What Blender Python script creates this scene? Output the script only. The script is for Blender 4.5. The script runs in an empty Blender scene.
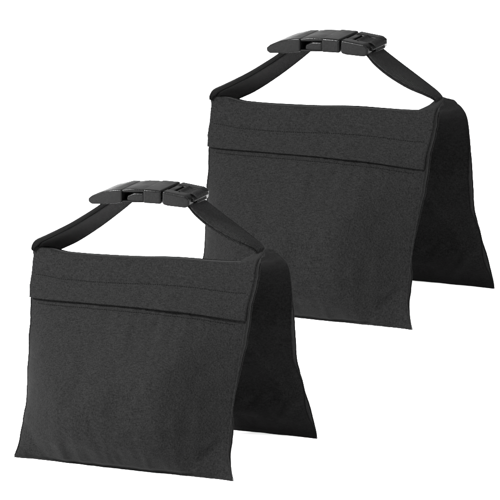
import bpy, bmesh, math, random
from mathutils import Vector, noise

random.seed(4)
R = math.radians
scene = bpy.context.scene
COL = scene.collection

# ------------------------------------------------------------------ camera
ELEV, YAW, DIST = R(13.0), R(25.0), 20.0
TARGET = Vector((0.0, 0.0, 0.2135))
cam_data = bpy.data.cameras.new("camera")
cam_data.lens = 36.0 * DIST / 0.5
cam_data.sensor_width = 36.0
cam_data.clip_start = 0.5
cam_data.clip_end = 200.0
cam = bpy.data.objects.new("camera", cam_data)
COL.objects.link(cam)
cam.location = TARGET + Vector((0, -math.cos(ELEV), math.sin(ELEV))) * DIST
cam.rotation_euler = (R(90) - ELEV, 0, 0)
scene.camera = cam

# ------------------------------------------------------------------ studio light
world = bpy.data.worlds.new("World")
scene.world = world
world.use_nodes = True
wb = world.node_tree.nodes["Background"]
# unseen white surround added as ambient fill, graded brighter from the upper left
wnt = world.node_tree
wtc = wnt.nodes.new('ShaderNodeTexCoord')
wdot = wnt.nodes.new('ShaderNodeVectorMath')
wdot.operation = 'DOT_PRODUCT'
wdot.inputs[1].default_value = Vector((-0.85, -0.3, 0.45)).normalized()
wnt.links.new(wtc.outputs['Generated'], wdot.inputs[0])
wr = wnt.nodes.new('ShaderNodeMapRange')
wr.interpolation_type = 'SMOOTHSTEP'
wr.inputs['From Min'].default_value = -0.7
wr.inputs['From Max'].default_value = 0.95
wr.inputs['To Min'].default_value = 0.7
wr.inputs['To Max'].default_value = 2.4
wnt.links.new(wdot.outputs['Value'], wr.inputs['Value'])
wb.inputs[0].default_value = (1, 1, 1, 1)
wnt.links.new(wr.outputs[0], wb.inputs[1])


def area(name, loc, aim, size, power):
    l = bpy.data.lights.new(name, 'AREA')
    l.shape = 'RECTANGLE'
    l.size, l.size_y = size
    l.energy = power
    o = bpy.data.objects.new(name, l)
    COL.objects.link(o)
    o.location = loc
    o.rotation_euler = (Vector(aim) - Vector(loc)).to_track_quat('-Z', 'Y').to_euler()
    return o


area("softbox_key", (-2.8, -1.0, 1.9), (0, 0.3, 0.1), (0.5, 0.5), 2500)
area("fill_side", (2.2, -1.1, 1.0), (0.1, 0.3, 0.0), (0.5, 0.9), 220)  # added fill from the right, lifts seam edges and floor between the pouches
area("fill_front", (1.1, -3.6, 0.8), (0.1, 0.3, 0.1), (0.6, 0.6), 520)  # unseen frontal fill, added to brighten the rear pouch's inner face
area("fill_top", (0.2, 0.4, 3.2), (0, 0.3, 0.15), (2.4, 2.0), 300)  # overhead fill added to keep the shadowed floor white

scene.view_settings.view_transform = 'Standard'
scene.view_settings.look = 'None'
scene.view_settings.exposure = 0.0
scene.view_settings.gamma = 1.0
scene.cycles.max_bounces = 6


# ------------------------------------------------------------------ materials
def new_mat(name):
    m = bpy.data.materials.new(name)
    m.use_nodes = True
    nt = m.node_tree
    return m, nt, nt.nodes["Principled BSDF"]


def nd(nt, typ, **kw):
    n = nt.nodes.new(typ)
    for k, v in kw.items():
        if k in n.inputs:
            n.inputs[k].default_value = v
        else:
            setattr(n, k, v)
    return n


def ramp(nt, fac, a, b, p0=0.0, p1=1.0):
    r = nt.nodes.new('ShaderNodeValToRGB')
    r.color_ramp.elements[0].position = p0
    r.color_ramp.elements[1].position = p1
    r.color_ramp.elements[0].color = (*a, 1)
    r.color_ramp.elements[1].color = (*b, 1)
    nt.links.new(fac, r.inputs[0])
    return r.outputs[0]


def fabric(name, dark, light, rough=0.85, spec=0.2, sheen=0.12):
    """tightly woven synthetic cloth: thread grain in colour and bump"""
    m, nt, b = new_mat(name)
    L = nt.links.new
    tc = nd(nt, 'ShaderNodeTexCoord')
    mp = nd(nt, 'ShaderNodeMapping')
    L(tc.outputs['Object'], mp.inputs[0])
    mp.inputs['Scale'].default_value = (1, 1, 1)
    g1 = nd(nt, 'ShaderNodeTexNoise', Scale=850.0, Detail=2.0, Roughness=0.6)
    L(mp.outputs[0], g1.inputs['Vector'])
    mp2 = nd(nt, 'ShaderNodeMapping')
    mp2.inputs['Scale'].default_value = (0.22, 1, 1)
    mp2.inputs['Rotation'].default_value = (0, R(38), 0)
    L(tc.outputs['Object'], mp2.inputs[0])
    g2 = nd(nt, 'ShaderNodeTexNoise', Scale=1150.0, Detail=1.0)
    L(mp2.outputs[0], g2.inputs['Vector'])
    mp3 = nd(nt, 'ShaderNodeMapping')
    mp3.inputs['Scale'].default_value = (1, 1, 0.3)
    mp3.inputs['Rotation'].default_value = (0, R(38), 0)
    L(tc.outputs['Object'], mp3.inputs[0])
    g3 = nd(nt, 'ShaderNodeTexNoise', Scale=1150.0, Detail=1.0)
    L(mp3.outputs[0], g3.inputs['Vector'])
    a1 = nd(nt, 'ShaderNodeMath', operation='ADD')
    L(g2.outputs[0], a1.inputs[0]); L(g3.outputs[0], a1.inputs[1])
    a2 = nd(nt, 'ShaderNodeMath', operation='MULTIPLY_ADD')
    L(a1.outputs[0], a2.inputs[0]); a2.inputs[1].default_value = 0.3
    a3 = nd(nt, 'ShaderNodeMath', operation='MULTIPLY')
    L(g1.outputs[0], a3.inputs[0]); a3.inputs[1].default_value = 0.4
    L(a3.outputs[0], a2.inputs[2])
    c = ramp(nt, a2.outputs[0], dark, light, 0.36, 0.64)
    L(c, b.inputs['Base Color'])
    bp = nd(nt, 'ShaderNodeBump', Strength=0.8, Distance=0.0006)
    L(a2.outputs[0], bp.inputs['Height'])
    soft = nd(nt, 'ShaderNodeTexNoise', Scale=28.0, Detail=3.0)
    L(tc.outputs['Object'], soft.inputs['Vector'])
    bp2 = nd(nt, 'ShaderNodeBump', Strength=0.25, Distance=0.003)
    L(soft.outputs[0], bp2.inputs['Height'])
    L(bp2.outputs[0], bp.inputs['Normal'])
    L(bp.outputs[0], b.inputs['Normal'])
    b.inputs['Roughness'].default_value = rough
    b.inputs['Specular IOR Level'].default_value = spec
    b.inputs['Sheen Weight'].default_value = sheen
    b.inputs['Sheen Roughness'].default_value = 0.5
    return m


M_cloth = fabric("black_woven_cloth", (0.00055,) * 3, (0.0020,) * 3, spec=0.006, sheen=0.004)
M_web = fabric("black_webbing", (0.0006,) * 3, (0.0032,) * 3, rough=0.75, spec=0.006, sheen=0.004)
# ribs on the webbing
nt = M_web.node_tree
wv = nd(nt, 'ShaderNodeTexWave', Scale=190.0, Distortion=0.5)
wv.bands_direction = 'Y'
tc = nd(nt, 'ShaderNodeTexCoord')
nt.links.new(tc.outputs['Object'], wv.inputs['Vector'])
bpw = nd(nt, 'ShaderNodeBump', Strength=0.9, Distance=0.0009)
nt.links.new(wv.outputs['Fac'], bpw.inputs['Height'])
old = nt.nodes["Principled BSDF"].inputs['Normal'].links[0].from_socket
nt.links.new(old, bpw.inputs['Normal'])
nt.links.new(bpw.outputs[0], nt.nodes["Principled BSDF"].inputs['Normal'])

M_thread, nt, b = new_mat("black_thread")
b.inputs['Base Color'].default_value = (0.0003, 0.0003, 0.0003, 1)
b.inputs['Roughness'].default_value = 0.8
b.inputs['Specular IOR Level'].default_value = 0.01

M_plastic, nt, b = new_mat("black_moulded_plastic")
tc = nd(nt, 'ShaderNodeTexCoord')
n1 = nd(nt, 'ShaderNodeTexNoise', Scale=500.0, Detail=3.0)
nt.links.new(tc.outputs['Object'], n1.inputs['Vector'])
nt.links.new(ramp(nt, n1.outputs[0], (0.0004,) * 3, (0.0009,) * 3, 0.3, 0.7), b.inputs['Base Color'])
n2 = nd(nt, 'ShaderNodeTexNoise', Scale=60.0, Detail=4.0)
nt.links.new(tc.outputs['Object'], n2.inputs['Vector'])
nt.links.new(ramp(nt, n2.outputs[0], (0.2,) * 3, (0.36,) * 3, 0.3, 0.7), b.inputs['Roughness'])
bp = nd(nt, 'ShaderNodeBump', Strength=0.25, Distance=0.0004)
nt.links.new(n1.outputs[0], bp.inputs['Height'])
nt.links.new(bp.outputs[0], b.inputs['Normal'])
b.inputs['Specular IOR Level'].default_value = 0.022

M_white, nt, b = new_mat("white_studio_floor")
tc = nd(nt, 'ShaderNodeTexCoord')
n1 = nd(nt, 'ShaderNodeTexNoise', Scale=40.0, Detail=3.0)
nt.links.new(tc.outputs['Object'], n1.inputs['Vector'])
nt.links.new(ramp(nt, n1.outputs[0], (0.87,) * 3, (0.9,) * 3), b.inputs['Base Color'])
b.inputs['Roughness'].default_value = 0.9
b.inputs['Specular IOR Level'].default_value = 0.1


# ------------------------------------------------------------------ helpers
CX, CY = 121.0, 100.0       # base centre of a bag in its own millimetres


def P(w, d, z):
    return Vector(((w - CX) / 1000, (d - CY) / 1000, z / 1000))


def lerp_tab(tab, x):
    """smooth (Catmull-Rom) interpolation through [(x, y), ...]"""
    n = len(tab)
    if x <= tab[0][0]:
        return tab[0][1]
    if x >= tab[-1][0]:
        return tab[-1][1]
    for i in range(n - 1):
        if tab[i][0] <= x <= tab[i + 1][0]:
            x0, y0 = tab[i]; x1, y1 = tab[i + 1]
            h = x1 - x0
            t = (x - x0) / h
            m0 = (y1 - tab[i - 1][1]) / (x1 - tab[i - 1][0]) if i > 0 else (y1 - y0) / h
            m1 = (tab[i + 2][1] - y0) / (tab[i + 2][0] - x0) if i + 2 < n else (y1 - y0) / h
            t2, t3 = t * t, t * t * t
            return (2*t3 - 3*t2 + 1)*y0 + (t3 - 2*t2 + t)*h*m0 + (-2*t3 + 3*t2)*y1 + (t3 - t2)*h*m1
    return tab[-1][1]


def curve3(pts, t):
    n = len(pts) - 1
    return Vector([lerp_tab([(i / n, p[k]) for i, p in enumerate(pts)], t) for k in range(3)])


def sstep(a, b_, x):
    t = max(0.0, min(1.0, (x - a) / (b_ - a)))
    return t * t * (3 - 2 * t)


def fbm(x, y, z, s, seed=0.0):
    return noise.fractal(Vector((x * s + seed, y * s - seed * 1.7, z * s + seed * 0.6)), 0.9, 2.0, 4)


def link(name, me, mat, parent=None, smooth=True):
    me.materials.append(mat)
    if smooth:
        for p in me.polygons:
            p.use_smooth = True
    o = bpy.data.objects.new(name, me)
    COL.objects.link(o)
    if parent:
        o.parent = parent
    return o


def from_bm(name, bm, mat, parent=None, smooth=True):
    bmesh.ops.recalc_face_normals(bm, faces=bm.faces)
    me = bpy.data.meshes.new(name)
    bm.to_mesh(me)
    bm.free()
    return link(name, me, mat, parent, smooth)


def grid_bm(fn, nu, nv, bm=None):
    bm = bm or bmesh.new()
    g = [[bm.verts.new(fn(i / nu, j / nv)) for i in range(nu + 1)] for j in range(nv + 1)]
    for j in range(nv):
        for i in range(nu):
            bm.faces.new((g[j][i], g[j][i + 1], g[j + 1][i + 1], g[j + 1][i]))
    return bm, g


def sheet(name, fn, nu, nv, mat, parent, thick, nrm):
    """closed sheet: fn(u,v) plus an offset copy along nrm(u,v), joined at the rim with a rounded lip"""
    bm = bmesh.new()
    _, a = grid_bm(fn, nu, nv, bm)
    _, c = grid_bm(lambda u, v: fn(u, v) + nrm(u, v) * (thick / 1000), nu, nv, bm)
    ring_a = a[0][:] + [r[-1] for r in a[1:]] + a[-1][-2::-1] + [r[0] for r in a[-2:0:-1]]
    ring_c = c[0][:] + [r[-1] for r in c[1:]] + c[-1][-2::-1] + [r[0] for r in c[-2:0:-1]]
    n = len(ring_a)
    for i in range(n):
        bm.faces.new((ring_a[i], ring_a[(i + 1) % n], ring_c[(i + 1) % n], ring_c[i]))
    return from_bm(name, bm, mat, parent)


def tube(bm, pts, r, seg=8):
    rings = []
    for i, p in enumerate(pts):
        a = pts[max(i - 1, 0)]; b_ = pts[min(i + 1, len(pts) - 1)]
        t = (b_ - a).normalized()
        s = t.cross(Vector((0.3, 1, 0.2))).normalized()
        q = t.cross(s)
        rr = r(i / (len(pts) - 1)) if callable(r) else r
        rings.append([bm.verts.new(p + (s * math.cos(k * 2 * math.pi / seg) + q * math.sin(k * 2 * math.pi / seg)) * rr / 1000) for k in range(seg)])
    for i in range(len(rings) - 1):
        for k in range(seg):
            bm.faces.new((rings[i][k], rings[i][(k + 1) % seg], rings[i + 1][(k + 1) % seg], rings[i + 1][k]))
    bm.faces.new(rings[0][::-1]); bm.faces.new(rings[-1])


def stitches(bm, path, n, length, r):
    """n short raised threads along path(t)"""
    for i in range(n):
        t = (i + 0.5) / n
        p = path(t); q = path(min(1, t + 0.002))
        d = (q - p).normalized()
        j = random.uniform(-0.12, 0.12)
        h = d * (length * (0.5 + j * 0.3) / 1000)
        tube(bm, [p - h, p - h * 0.5, p + h * 0.5, p + h], lambda s: r * (0.45 if s in (0, 1) else 1.0), 6)


# ------------------------------------------------------------------ shape of one saddle sandbag
# w: along the width, d: front to back, z: up (all mm)
ZTF = [(0, 204), (0.07, 203.5), (0.15, 201), (0.42, 203), (0.62, 206.5), (0.83, 208), (0.93, 210), (1, 214)]
ZTR = [(0, 160), (0.5, 164), (1, 170)]
WR = [(0, 243.5), (6, 240), (15, 236.5), (30, 233.5), (60, 232), (100, 233.5), (145, 236.5), (213, 242)]
WRR = [(0, 243), (20, 241), (40, 238), (65, 234), (90, 232), (145, 235), (213, 240)]
WL = [(0, 0), (10, 3.5), (30, 6.5), (60, 6.5), (100, 3), (145, 0.5), (213, -5)]


def d_mid(z):
    return 60.0 * z / 213.0


def side_w(z, seed):
    wob = fbm(0, 0, z, 0.03, seed) * (1.3 if seed > 7 else 2.0) * sstep(0, 30, z)
    return lerp_tab(WL, z) + wob, lerp_tab(WRR if seed > 7 else WR, z) + wob * 0.8


def pouch_point(u, v, rear, side, extra=0.0):
    """side -1 outer face, +1 inner face"""
    ztop = lerp_tab(ZTR if rear else ZTF, u)
    z = ztop * (1 - v)
    seed = 7.3 if rear else 1.1
    wl, wr = side_w(z, seed)
    w = wl + (wr - wl) * u
    e = abs(2 * u - 1)
    # bulge envelope
    env = (1 - e ** 2.8) ** 0.85
    if side < 0:      # flat filled front that turns away towards its right side
        if u > 0.5:
            env = lerp_tab([(0.5, 1.0), (0.64, 1.0), (0.72, 0.96), (0.78, 0.8), (0.86, 0.5), (0.94, 0.2), (1.0, 0.0)], u)
        else:
            env = (1 - e ** 3.2) ** 0.9
    bot = lerp_tab([(0, 0), (0.02, 0.16), (0.07, 0.45), (0.14, 0.75), (0.23, 0.96), (0.3, 1.0)], 1 - v)
    full = 0.12 + 0.88 * sstep(0.1, 0.62, v)
    rim = 12.0 * (1 - sstep(0.35, 0.68, v)) * (0.8 + 0.2 * fbm(0, 0, z, 0.05, seed + 3))
    rim += 9.0 * sstep(0.68, 0.8, v) * (1 - sstep(0.82, 0.99, v))
    if rear:
        rim *= sstep(0.02, 0.35, v)
        full *= sstep(-0.05, 0.3, v)
    if side < 0:
        h = -42.0 * env * full * bot
    else:
        h = 14.0 * env * full * bot + rim * (0.2 + 0.8 * bot)
    # folds and slumps in the cloth
    n = fbm(w, 0, z, 0.012, seed + side) * 3.4 + fbm(w, 0, z * 0.6, 0.035, seed + 5 + side) * 0.9
    ang = w * 0.8 + z * 0.6
    n += 0.9 * fbm(ang, 0, z * 0.25, 0.02, seed + 9)
    # puckers running in from the sides and gathered near the bottom corners
    for cu, amp in ((0.0, 1.6), (1.0, 2.4)):
        k = math.exp(-abs(u - cu) * 9) * math.exp(-((v - 0.86) / 0.1) ** 2)
        n += -amp * 1.6 * k * math.cos((v - 0.8) * 40 + (u - cu) * 14)
        k2 = math.exp(-abs(u - cu) * 7) * math.exp(-((v - 0.55) / 0.25) ** 2)
        n += amp * 0.5 * k2 * math.sin(v * 34 + (u - cu) * 20)
    # diagonal drag line towards the right bottom corner
    dl = (w - 205) * 0.86 + (z - 45) * 0.5
    n += 1.6 * math.exp(-(dl / 9) ** 2) * sstep(100, 60, z) * sstep(0, 15, z) * (1 - e ** 8)
    # creases where the filled face folds into the bottom corners
    for wc, zc, nx, nz, amp in ((214, 24, 0.72, -0.69, 4.5), (24, 20, -0.72, -0.69, 2.5)):
        dl = (w - wc) * nx + (z - zc) * nz
        al = (w - wc) * nz - (z - zc) * nx
        n += amp * math.exp(-(dl / 5.0) ** 2) * math.exp(-(al / 26.0) ** 2)
    # gathers hanging from the seam under the flap
    n += 3.6 * math.exp(-((u - 0.62) / 0.25) ** 2) * fbm(w, 0, z * 0.1, 0.06, seed + 20 + side) * math.exp(-((v - 0.27) / 0.13) ** 2)
    n += 1.5 * fbm(w * 0.5 + z * 0.3, 0, z, 0.05, seed + 30 + side) * sstep(0.7, 0.9, v)
    if rear and side > 0:      # slack folds on the rear pouch's inner face
        n += 3.5 * fbm(w * 0.7 - z * 0.5, 0, z * 0.35 + w * 0.2, 0.03, 61) + 3.0 * math.exp(-(((w - 205) * 0.8 + (z - 70) * 0.45) / 7) ** 2) * sstep(130, 70, z)
    n *= env ** 0.6 * (0.25 + 0.75 * sstep(0.1, 0.4, v)) * bot
    z2 = z + 1.4 * fbm(w, 0, 0, 0.02, seed + 2) * sstep(0.7, 1, v) * (1 - e ** 6) + 0.3
    h *= sstep(0, 0.03, 1 - v) if v > 0.9 else 1
    d = d_mid(z) + h + n - extra + 3.5 * fbm(w, 0, 0, 0.016, seed + 40) * sstep(0.5, 1, v)
    z2 = max(z2, 0.15)
    if rear:
        d = 199.0 - d
        if side < 0:
            pass
    return Vector((w, d, z2))


def pouch(rear, root):
    NU, NV = 150, 150

    def vv(v):
        return v + 0.06 * math.sin(math.pi * v * 1.0) * v        # denser near the bottom
    bm = bmesh.new()
    f = lambda s: (lambda u, v: P(*pouch_point(0.5 - 0.5 * math.cos(math.pi * u) * (0.35) - (0.5 - u) * 0.65, min(1, vv(v)), rear, s)))
    _, a = grid_bm(f(-1), NU, NV, bm)
    _, c = grid_bm(f(1), NU, NV, bm)
    ring = lambda g: g[0][:] + [r[-1] for r in g[1:]] + g[-1][-2::-1] + [r[0] for r in g[-2:0:-1]]
    ra, rc = ring(a), ring(c)
    n = len(ra)
    for i in range(n):
        bm.faces.new((ra[i], ra[(i + 1) % n], rc[(i + 1) % n], rc[i]))
    o = from_bm("pouch", bm, M_cloth, root)
    # welts along the side edges, carried up over the end of the saddle
    for u, off, r, t0 in ((0, -0.2, 0.75, 1.0), (1, 0.3, 0.85, 0.38)):
        bm = bmesh.new()
        ts = [t0 + (1 - t0) * k / 14 for k in range(14)] if rear else [(1 - t0) * 0.8 * (1 - k / 14) for k in range(14)]
        pts = [P(*(top_point(1, t) + Vector((0.2, 0, -0.5)))) for t in ts] if u == 1 else []
        pts += [P(*(pouch_point(u, k / 80, rear, -1) + Vector((off, 0, 0.4)))) for k in range(2 if u else 16, 81)]
        tube(bm, pts, lambda t, r=r: r * (1 - 0.7 * sstep(0.96, 1, t)))
        from_bm("piping", bm, M_cloth, o)
    bm = bmesh.new()
    pts = [P(*(pouch_point(1, k / 80, rear, 1) + Vector((0.4, 0, 0.3)))) for k in range(2, 81)]
    tube(bm, pts, lambda t: 0.7 * (1 - 0.7 * sstep(0.96, 1, t)))
    from_bm("piping", bm, M_cloth, o)
    return o


FL = [(0, 156), (0.12, 157), (0.3, 158.5), (0.62, 160), (0.8, 159), (0.93, 156), (1, 154.5)]


def flap_point(u, v, off=0.0):
    zt = lerp_tab(ZTF, u)
    zb = lerp_tab(FL, u)
    z = zt + 0.8 - (zt - zb) * v
    pv = 1 - z / zt
    q = pouch_point(min(max(u, 0.0), 1.0), max(0.0, pv), False, -1)
    out = 1.5 + (2.2 + 2.0 * math.exp(-((u - 0.6) / 0.3) ** 2)) * v ** 1.5 + 0.7 * fbm(u * 240, 0, z, 0.03, 4) * v
    out += 1.6 * math.exp(-((v - 1) / 0.12) ** 2) * (0.5 + 0.5 * math.sin(u * 9 + 1))
    # puckering at the stitch line
    out -= 0.9 * math.exp(-((v - 0.54) / 0.05) ** 2)
    if v < 0.06:
        out -= 1.2 * (1 - v / 0.06)
    w = q.x + (u - 0.5) * 0.5
    return Vector((w, q.y - out - off, z))


def top_point(u, t):
    zf = lerp_tab(ZTF, u)
    zr = lerp_tab(ZTR, u)
    wlF, wrF = side_w(zf, 1.1)
    wlR, wrR = side_w(zr, 7.3)
    w = (wlF + (wlR - wlF) * t) * (1 - u) + (wrF + (wrR - wrF) * t) * u
    df = pouch_point(u, 0, False, -1).y + 0.5
    dr = pouch_point(u, 0, True, -1).y + 0.8
    d = df + (dr - df) * lerp_tab([(0, 0), (0.3, 0.32), (0.6, 0.68), (0.8, 0.89), (1, 1)], t)
    ridge = lerp_tab([(0, 199), (0.05, 196), (0.14, 189), (0.5, 192), (0.8, 199), (0.92, 209), (0.97, 217), (1, 219)], u)
    should = lerp_tab([(0, 178), (0.5, 182), (0.9, 198), (1, 205)], u)
    z = lerp_tab([(0, zf + 0.4), (0.3, ridge), (0.6, should), (0.8, zr + (should - zr) * 0.58), (1, zr)], t)
    z += fbm(w, d, 0, 0.03, 12) * 2.2 * math.sin(math.pi * t)
    # gathers radiating from the strap anchor
    for cu in (0, 1):
        k = math.exp(-abs(u - cu) * 12) * math.sin(math.pi * min(1, t))
        z += 0.4 * k * math.sin(t * 30)
    if 0.9 < u:
        w -= 4.0 * sstep(0.9, 1, u) * math.exp(-((t - 0.32) / 0.1) ** 2)
    return Vector((w, d, z))


def loft(name, sections, mat, parent, nt_=60):
    """sections(t) -> closed loop of points; capped"""
    bm = bmesh.new()
    rings = []
    for i in range(nt_ + 1):
        rings.append([bm.verts.new(P(*p)) for p in sections(i / nt_)])
    m = len(rings[0])
    for i in range(nt_):
        for k in range(m):
            bm.faces.new((rings[i][k], rings[i][(k + 1) % m], rings[i + 1][(k + 1) % m], rings[i + 1][k]))
    bm.faces.new(rings[0][::-1]); bm.faces.new(rings[-1])
    return from_bm(name, bm, mat, parent)


def strap_section(cross, thick):
    """cross: list of Vector across the strap width -> closed band of given thickness"""
    n = len(cross)
    out = []
    nrm = []
    for i in range(n):
        a = cross[max(i - 1, 0)]; b_ = cross[min(i + 1, n - 1)]
        t = (b_ - a)
        q = Vector((0, t.z, -t.y)) + Vector((t.z, 0, -t.x)) * 0.0
        nrm.append(q.normalized() if q.length > 1e-6 else Vector((0, 0, -1)))
    top = [c - q * thick / 2 for c, q in zip(cross, nrm)]
    botm = [c + q * thick / 2 for c, q in zip(cross, nrm)]
    return top + botm[::-1]


def box_bm(bm, prof, d0, d1, bev, seg=3, shrink=0.0):
    """prism: closed (w,z) profile extruded between depths d0..d1, edges bevelled"""
    f0 = [bm.verts.new(P(w, d0, z)) for w, z in prof]
    f1 = [bm.verts.new(P(w, d1, z)) for w, z in prof]
    n = len(prof)
    fs = [bm.faces.new(f0[::-1]), bm.faces.new(f1)]
    for i in range(n):
        fs.append(bm.faces.new((f0[i], f0[(i + 1) % n], f1[(i + 1) % n], f1[i])))
    bmesh.ops.recalc_face_normals(bm, faces=fs)
    if bev:
        es = list({e for f in fs for e in f.edges if len(e.link_faces) == 2 and e.calc_face_angle(0) > 0.3})
        bmesh.ops.bevel(bm, geom=es, offset=bev / 1000, segments=seg, profile=0.6, affect='EDGES', clamp_overlap=True)


def zt(w):          # tilt and slight arch of the buckle
    return (w - 57) * 0.07 - 0.0012 * (w - 113) ** 2 + 2.2


def prof_z(pts):
    return [(w, z + zt(w)) for w, z in pts]


def make_sandbag():
    root = bpy.data.objects.new("saddle_sandbag", None)
    root.empty_display_size = 0.1
    COL.objects.link(root)
    pf = pouch(False, root)
    pr = pouch(True, root)
    # flap across the top of the front pouch
    fl = sheet("flap", lambda u, v: P(*flap_point(u, v)), 140, 40, M_cloth, pf, 1.1, lambda u, v: Vector((0, 1, 0)))
    bm = bmesh.new()
    stitches(bm, lambda t: P(*flap_point(0.02 + 0.96 * t, 0.54 + 0.015 * math.sin(t * 7), 0.15)), 96, 1.7, 0.34)
    from_bm("stitching", bm, M_thread, pf)
    bm = bmesh.new()

    def low(t):
        u = 0.04 + 0.92 * t
        z = lerp_tab(FL, u) - 5.0
        q = pouch_point(u, 1 - z / lerp_tab(ZTF, u), False, -1)
        return P(q.x, q.y - 0.15, q.z)
    stitches(bm, low, 92, 1.7, 0.34)
    from_bm("stitching", bm, M_thread, pf)
    # saddle panel joining the two pouches
    sheet("top_panel", lambda u, v: P(*top_point(u, v)), 120, 60, M_cloth, root, 1.6, lambda u, v: Vector((0, 0, -1)))

    # left strap, running up from the left end of the saddle into the buckle
    F = [(-3.5, 50, 203), (-3.5, 50, 206.5), (1, 50, 213), (14, 50, 220), (37, 51, 232.7), (56, 52, 245), (70, 55, 255), (76, 58, 261)]
    Rr = [(2, 100, 187), (4, 100, 193), (11, 100, 197), (24, 100, 204), (42, 99, 216), (62, 98, 231), (86, 97, 251), (94, 97, 260)]

    def lsec(t):
        a, c = curve3(F, t), curve3(Rr, t)
        cross = []
        for k in range(13):
            s = k / 12
            p = a.lerp(c, s)
            bow = math.sin(math.pi * s) * 1.5 * math.sin(math.pi * t)
            cross.append(p + Vector((-0.5 * bow, 0, 0.86 * bow)))
        return strap_section(cross, 1.5)
    st = loft("strap", lsec, M_web, root, 70)

    def lsec2(t):    # doubled-back layer stitched to the inside face
        t = 0.04 + 0.94 * t
        a, c = curve3(F, t), curve3(Rr, t)
        cross = []
        for k in range(11):
            s = 0.2 + 0.68 * k / 10
            p = a.lerp(c, s)
            bow = math.sin(math.pi * s) * 1.5 * math.sin(math.pi * t)
            cross.append(p + Vector((-0.5 * bow + 0.9, 0, 0.86 * bow - 1.3)))
        return strap_section(cross, 1.3)
    loft("strap_layer", lsec2, M_web, st, 70)

    # right strap, falling from the buckle to the right end of the saddle
    RE = [(160, 97, 267), (168, 97, 260), (186, 96, 249), (204, 95, 238.5), (221, 93, 229), (230, 91, 224), (236, 89, 219), (237, 88, 212)]
    RC = [(160, 70, 268), (169, 68, 265), (180, 66, 257), (191, 66, 249), (206, 68, 241), (222, 74, 232), (235, 80, 222), (237, 81, 212)]
    RF = [(166, 53, 268), (170, 53, 264.5), (178, 53, 257), (192, 56, 246), (211, 60, 235), (226, 66, 228), (234, 74, 221), (236, 75, 212)]

    def rsec(t):
        e, m_, f_ = curve3(RE, t), curve3(RC, t), curve3(RF, t)
        cross = [curve3([f_, m_, e], k / 14) for k in range(15)]
        return strap_section(cross, 1.5)
    st2 = loft("strap", rsec, M_web, root, 70)

    def rsec2(t):
        t = 0.05 + 0.85 * t
        e, m_, f_ = curve3(RE, t), curve3(RC, t), curve3(RF, t)
        cross = [curve3([f_, m_, e], k / 14) + Vector((-0.9, 0, -1.7 - 1.2 * math.sin(math.pi * t))) for k in range(15)]
        return strap_section(cross, 1.3)
    loft("strap_layer", rsec2, M_web, st2, 60)

    # ---- buckle: socket half
    D0, D1 = 51.0, 98.0
    bm = bmesh.new()
    # tapered nose shell, with the strap bar
    box_bm(bm, prof_z([(57, 262), (57.4, 258.6), (60.5, 256), (76, 254.8), (96, 256), (96, 269.4), (88, 269.8), (74, 268), (61, 264.8)]), D0, D1, 3.4, 6)
    # upper and lower shells across the window
    box_bm(bm, prof_z([(95, 266.4), (121, 266.4), (121, 269.8), (106, 270.2), (95, 269.2)]), D0 + 1.4, D1 - 1.4, 1.6, 4)
    box_bm(bm, prof_z([(95, 256.2), (121, 256.2), (121, 258.0), (95, 258.2)]), D0 + 1.2, D1 - 1.2, 0.7, 3)
    # mouth block
    box_bm(bm, prof_z([(119.5, 255.8), (139.5, 256), (139.5, 270), (119.5, 270.4)]), D0 - 0.3, D1 + 0.3, 2.6, 6)
    # centre spine inside the window
    box_bm(bm, prof_z([(96, 258), (120, 258), (120, 267), (96, 267)]), 66, 83, 0.5)
    for v in bm.verts:                      # the nose narrows in plan towards its tip
        k = sstep(92, 55, v.co.x * 1000 + CX)
        v.co.y = (v.co.y - (74.5 - CY) / 1000) * (1 - 0.16 * k) + (74.5 - CY) / 1000
    so = from_bm("buckle_socket", bm, M_plastic, root, smooth=False)
    # ---- buckle: plug half
    bm = bmesh.new()
    cheek = prof_z([(141, 256), (147, 255), (166, 255.4), (170.5, 257.6), (171, 265.5), (166, 268.2), (141, 269.8)])
    box_bm(bm, cheek, D0 - 0.8, D0 + 12, 3.4, 6)
    box_bm(bm, cheek, D1 - 12, D1 + 0.8, 3.4, 6)
    box_bm(bm, prof_z([(141.2, 257), (148, 257), (148, 268.6), (141.2, 268.8)]), D0 + 10, D1 - 10, 1.2)
    pl = from_bm("buckle_plug", bm, M_plastic, root, smooth=False)
    bm = bmesh.new()
    box_bm(bm, prof_z([(153, 262), (157, 261), (158, 266), (154, 267)]), D0 + 10, D1 - 10, 1.2)
    from_bm("strap_bar", bm, M_plastic, pl, smooth=False)
    bm = bmesh.new()
    box_bm(bm, prof_z([(164, 262.6), (172.5, 260.6), (173.6, 262.4), (173, 264.6), (164, 267.6)]), D0 + 6, D1 - 6, 1.2, 4)
    box_bm(bm, prof_z([(164, 256.6), (170.5, 256.6), (171.6, 257.8), (171, 259.4), (164, 260.6)]), D0 + 6, D1 - 6, 1.0, 4)
    from_bm("end_bar", bm, M_plastic, pl, smooth=False)
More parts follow.
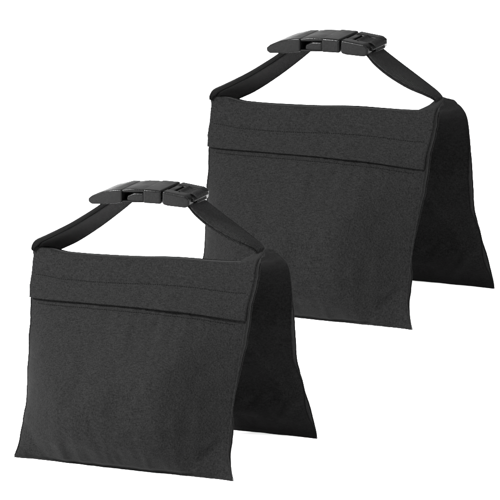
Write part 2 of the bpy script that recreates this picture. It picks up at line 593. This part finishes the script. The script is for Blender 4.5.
    for sgn in (0, 1):
        bm = bmesh.new()
        d0, d1 = (D0 - 0.4, D0 + 8) if sgn == 0 else (D1 - 8, D1 + 0.4)
        box_bm(bm, prof_z([(102, 258.6), (107, 257.4), (120.5, 257.4), (120.5, 266), (110, 266.2), (102, 263)]), d0, d1, 2.0, 5)
        from_bm("side_prong", bm, M_plastic, pl, smooth=False)
    # webbing threaded over the bars of the plug
    def wsec(t):
        c = curve3([(149.5, 78, 262), (150.5, 78, 266), (154, 78, 269), (158, 78, 267), (163, 78, 266.5), (168, 78, 268), (172.8, 78, 265.4), (173.6, 78, 260)], t)
        z = c.z + zt(c.x)
        return strap_section([Vector((c.x, D0 + 12.5 + (D1 - D0 - 25) * k / 8, z)) for k in range(9)], 1.5)
    loft("threaded_webbing", wsec, M_web, pl, 40)
    for o in (so, pl) + tuple(pl.children) + tuple(so.children):
        if o.name.startswith("threaded"):
            continue
        for p in o.data.polygons:
            p.use_smooth = True
        o.data.set_sharp_from_angle(angle=R(35))
    return root


def copy_tree(o, parent=None):
    c = o.copy()
    COL.objects.link(c)
    if parent:
        c.parent = parent
    for ch in list(o.children):
        copy_tree(ch, c)
    return c


bag = make_sandbag()
bag.rotation_euler = (0, 0, -YAW)


def put(root, ox, oy, s):
    """place a bag by its front left bottom corner"""
    c, n = math.cos(YAW), math.sin(YAW)
    w, d = CX / 1000 * s, CY / 1000 * s
    root.location = (ox + w * c + d * n, oy - w * n + d * c, 0)
    root.scale = (s, s, s)


bag2 = copy_tree(bag)
put(bag, -0.237, 0.0, 1.0)
put(bag2, -0.0605, 0.663, 1.032)
for o, lab in ((bag, "black cloth saddle sandbag standing in front at lower left, its strap crossing the other"),
               (bag2, "black cloth saddle sandbag standing behind at upper right, its lower left corner hidden")):
    o["label"] = lab
    o["category"] = "sandbag"
    o["group"] = "pair of black saddle sandbags"

# ------------------------------------------------------------------ white studio floor they stand on
bm = bmesh.new()
prof = [(-25.0, 0.0), (-8.0, 0.0), (0.0, 0.0), (6.0, 0.0), (14.0, 0.0)]
rows = [[bm.verts.new((x, y, z)) for x in (-12, 12)] for y, z in prof]
for i in range(len(rows) - 1):
    bm.faces.new((rows[i][0], rows[i][1], rows[i + 1][1], rows[i + 1][0]))
floor = from_bm("ground", bm, M_white)
floor["kind"] = "structure"
